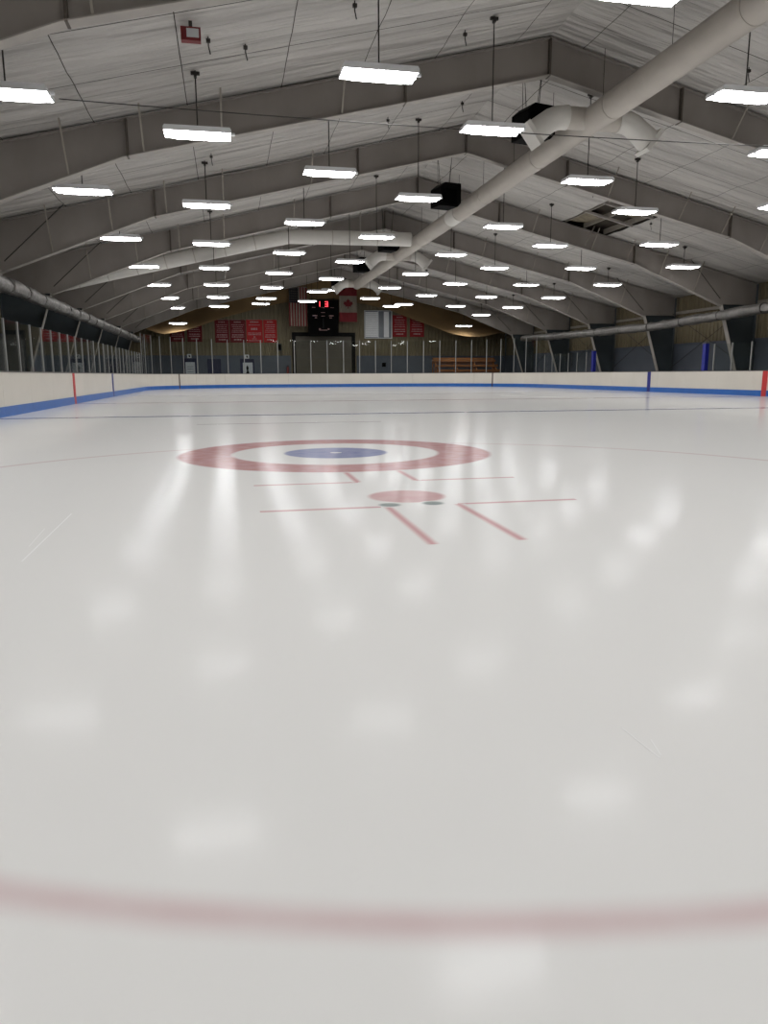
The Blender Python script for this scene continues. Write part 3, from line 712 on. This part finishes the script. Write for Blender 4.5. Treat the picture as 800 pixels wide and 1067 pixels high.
# ---- foil wrapped pipes along both eaves
def foil_pipe(label, pl, rad, strap_step):
    t = thing('foil_pipe', label, 'pipe', pl[0])
    o0 = Vector(pl[0]); ys = [p_[1] for p_ in pl]
    n_ = int((ys[-1]-ys[0])/strap_step)
    def at(y): return Vector((float(np.interp(y, ys, [p_[0] for p_ in pl])), y, float(np.interp(y, ys, [p_[2] for p_ in pl]))))-o0
    for k in range(n_):
        a_, c_ = ys[0]+k*strap_step, ys[0]+(k+1)*strap_step
        m_ = 7
        rr = [rad*random.uniform(.88, 1.08) for _ in range(m_+1)]
        MB().tube([at(a_+.03+(c_-a_-.06)*q/m_)+Vector((random.uniform(-.02,.02), 0, random.uniform(-.02,.02))) for q in range(m_+1)], rr, 12, jit=.07).build('pipe_sleeve', 'foil', t)
        MB().tube([at(c_-.06), at(c_+.06)], rad*.93, 12).build('strap', 'dark', t)
foil_pipe('crumpled silver wrapped pipe along the branch-duct side eave', [(-6.3, 8, 3.55), (-6.3, 26, 3.56), (-6.3, 44, 3.53), (-6.3, 58.5, 3.5)], .225, 2.1)
foil_pipe('crumpled silver wrapped pipe above the players bench side', [(22.55, 14, 3.74), (22.55, 29, 3.64), (22.55, 38, 3.40), (22.55, 47, 3.46), (22.55, 56, 3.62)], .235, 3.0)

# ---- black hanging loudspeakers on the ridge line
for k in range(5):
    y = 19.35+8.9*k + (.75, .1, 1.4, .3, 1.15)[k]
    t = thing('hanging_speaker', 'black boxy loudspeaker on chains under the ridge, %s from the scoreboard wall' % ORD[4-k], 'speaker', (8.2, y, 7.0), 'ridge loudspeakers', math.radians(14))
    poly = [(-.44, .0), (.30, .0), (.44, .14), (.44, .82), (-.22, .82), (-.44, .64)]
    MB().prism(poly, -.36, .36).build('cabinet', 'black', t)
    MB().box(-.34, .26, -.375, -.36, .08, .6).build('grille', 'grille', t)
    for s1 in (-1, 1):
        MB().tube([(s1*.2-.05, 0, .82), (s1*.32-.05, 0, roof(8.2)-7.0+.02)], .011, 6).build('chain', 'dark', t)
        MB().tube([(s1*.2+.02*s1, .2, .80), (s1*.32-.05, 0, roof(8.2)-7.0-.05)], .009, 6).build('chain', 'dark', t)

# ================================================================== HANGING LIGHTS
LEN, WID = 1.36, .56
def hm(b, n_, m_): return b.mesh(n_, m_)
b = MB().prism([(-LEN/2, .0), (LEN/2, .0), (LEN/2, .05), (LEN/2-.03, .095), (-LEN/2+.03, .095), (-LEN/2, .05)], -WID/2, WID/2)
me_h = b.mesh('housing', 'housing')
def lens(y0, y1):
    return MB().grid(lambda u, v: (-LEN/2+.02+(LEN-.04)*u, y0+(y1-y0)*v, -.004-.05*math.sin(math.pi*v)**.6*(1 if 0 < u < 1 else 0)), 6, 8).mesh('diffuser', 'diffuser', True)
me_d1 = lens(-WID/2+.015, -.025); me_d2 = lens(.025, WID/2-.015)
me_rim = MB().box(-LEN/2, LEN/2, -WID/2, -WID/2+.014, -.012, 0).box(-LEN/2, LEN/2, WID/2-.014, WID/2, -.012, 0).box(-LEN/2, LEN/2, -.024, .024, -.03, 0).mesh('rim', 'housing')
me_cap = MB().tube([(LEN/2, -.05, .03), (LEN/2+.075, -.05, .03)], .032, 10).mesh('sensor', 'housing')
rod_cache = {}
def light(x, y, z, label, group='hanging fluorescent lights', rodlen=None):
    t = thing('hanging_light', label, 'light', (x, y, z), group)
    link('housing', me_h, t); link('diffuser', me_d1, t); link('diffuser', me_d2, t); link('rim', me_rim, t); link('sensor', me_cap, t)
    L_ = round(roof(x)-z+.02, 2)
    if L_ not in rod_cache:
        rod_cache[L_] = (MB().tube([(0,0,.09), (0,0,L_)], .014, 8).mesh('rod', 'dark'), MB().box(-.09, .09, -.03, .03, L_-.09, L_-.03).box(-.03, .03, -.05, .05, L_-.14, L_-.09).mesh('clamp', 'dark'))
    link('rod', rod_cache[L_][0], t); link('clamp', rod_cache[L_][1], t)
OFF = [(2.1, 6.27), (5.25, 6.15), (8.5, 5.82), (11.45, 5.45)]
RNAME = ['row next to the ridge', 'second row out from the ridge', 'third row out from the ridge', 'outermost row']
for s in (-1, 1):
    for i, (d, z) in enumerate(OFF):
        even = (i % 2 == 1) if s == -1 else (i % 2 == 0)
        ys = [14.2+BAY*k for k in range(-3, 7)] if even else [17.1+BAY*k for k in range(-3, 7)]
        x = CX+s*d
        for k, y in enumerate(ys):
            if i == 0 and s == -1 and abs(y-10.4) < .1: y = 10.88
            nth = len(ys)-1-k
            light(x, y, z, 'white hanging light, %s from scoreboard wall, %s on %s side' % (ORD[nth], RNAME[i], 'branch-duct' if s < 0 else 'bench'))
light(-3.6, 61.9, 4.9, 'low white light glowing against the sagging sheet above navy doors')
light(19.6, 61.9, 4.9, 'low white light glowing against the sagging sheet above the bleacher')
light(2.75, 60.9, 6.37, 'extra white light beside the striped flag above the joined banners')
light(13.1, 60.6, 6.3, 'extra white light above the window with blinds')
light(7.75, 57.3, 7.1, 'high white light above the scoreboard close under the ridge')

# ================================================================== SMALL CEILING THINGS
# thin wire across the hall
xs = [-2.55+ (16.8+2.55)*k/24 for k in range(25)]
MBw = MB().tube([(x, 14.25, 5.47-.16*(1-((x-5)/11)**2)+.05) for x in xs], .009, 6)
tag(MBw.build('span_wire', 'dark'), 'thin dark wire strung across the hall in front of the duct', 'wire')
for (x, y, lb) in ((-.39, 14.84, 'small red and white box on the ceiling near the outermost lights'), (16.9, 26.9, 'small red box under the ceiling near the torn opening')):
    z = roof(x)
    t = thing('alarm_box', lb, 'alarm', (x, y, z-.34), 'red ceiling boxes')
    MB().box(-.17, .17, -.07, .07, 0, .22).build('case', 'redbox', t); MB().box(-.07, .14, -.078, -.07, .05, .19).build('face', 'trim', t)
    MB().box(-.03, .03, -.03, .03, .22, .33).build('bracket', 'dark', t)
for k, (x, y) in enumerate(((-.1, 15.6), (.6, 16.2), (2.6, 15.2), (5.5, 17.6), (7.1, 22.9), (12.4, 17.2), (12.9, 22.8), (17.6, 22.7), (13.7, 27.6), (-.2, 23.2), (4.9, 23.1), (17.0, 29.0))):
    z = roof(x)
    t = thing('ceiling_hanger', 'small dark hanger hook dangling from a ceiling seam', 'hook', (x, y, z), 'loose ceiling hangers')
    MB().tube([(0,0,.02), (0,0,-.16), (.03,0,-.30)], .012, 6).build('hook_rod', 'dark', t); MB().box(-.04, .04, -.03, .03, -.1, -.04).build('hook_clip', 'dark', t)
# pipes on the bench side wall near the right edge
t = thing('wall_pipework', 'dark bent pipes on the wall behind the bench-side glass', 'pipes', (CX+DW-.2, 30.0, 3.2))
for k in range(3):
    MB().tube([(0, -1.5+.9*k, -.8), (0, -1.5+.9*k, -.05), (0, -1.4+.9*k, .05), (0, -.9+.9*k, .05), (0, -.8+.9*k, -.05), (0, -.8+.9*k, -.6)], .05, 8).build('pipe_bend', 'dark', t)
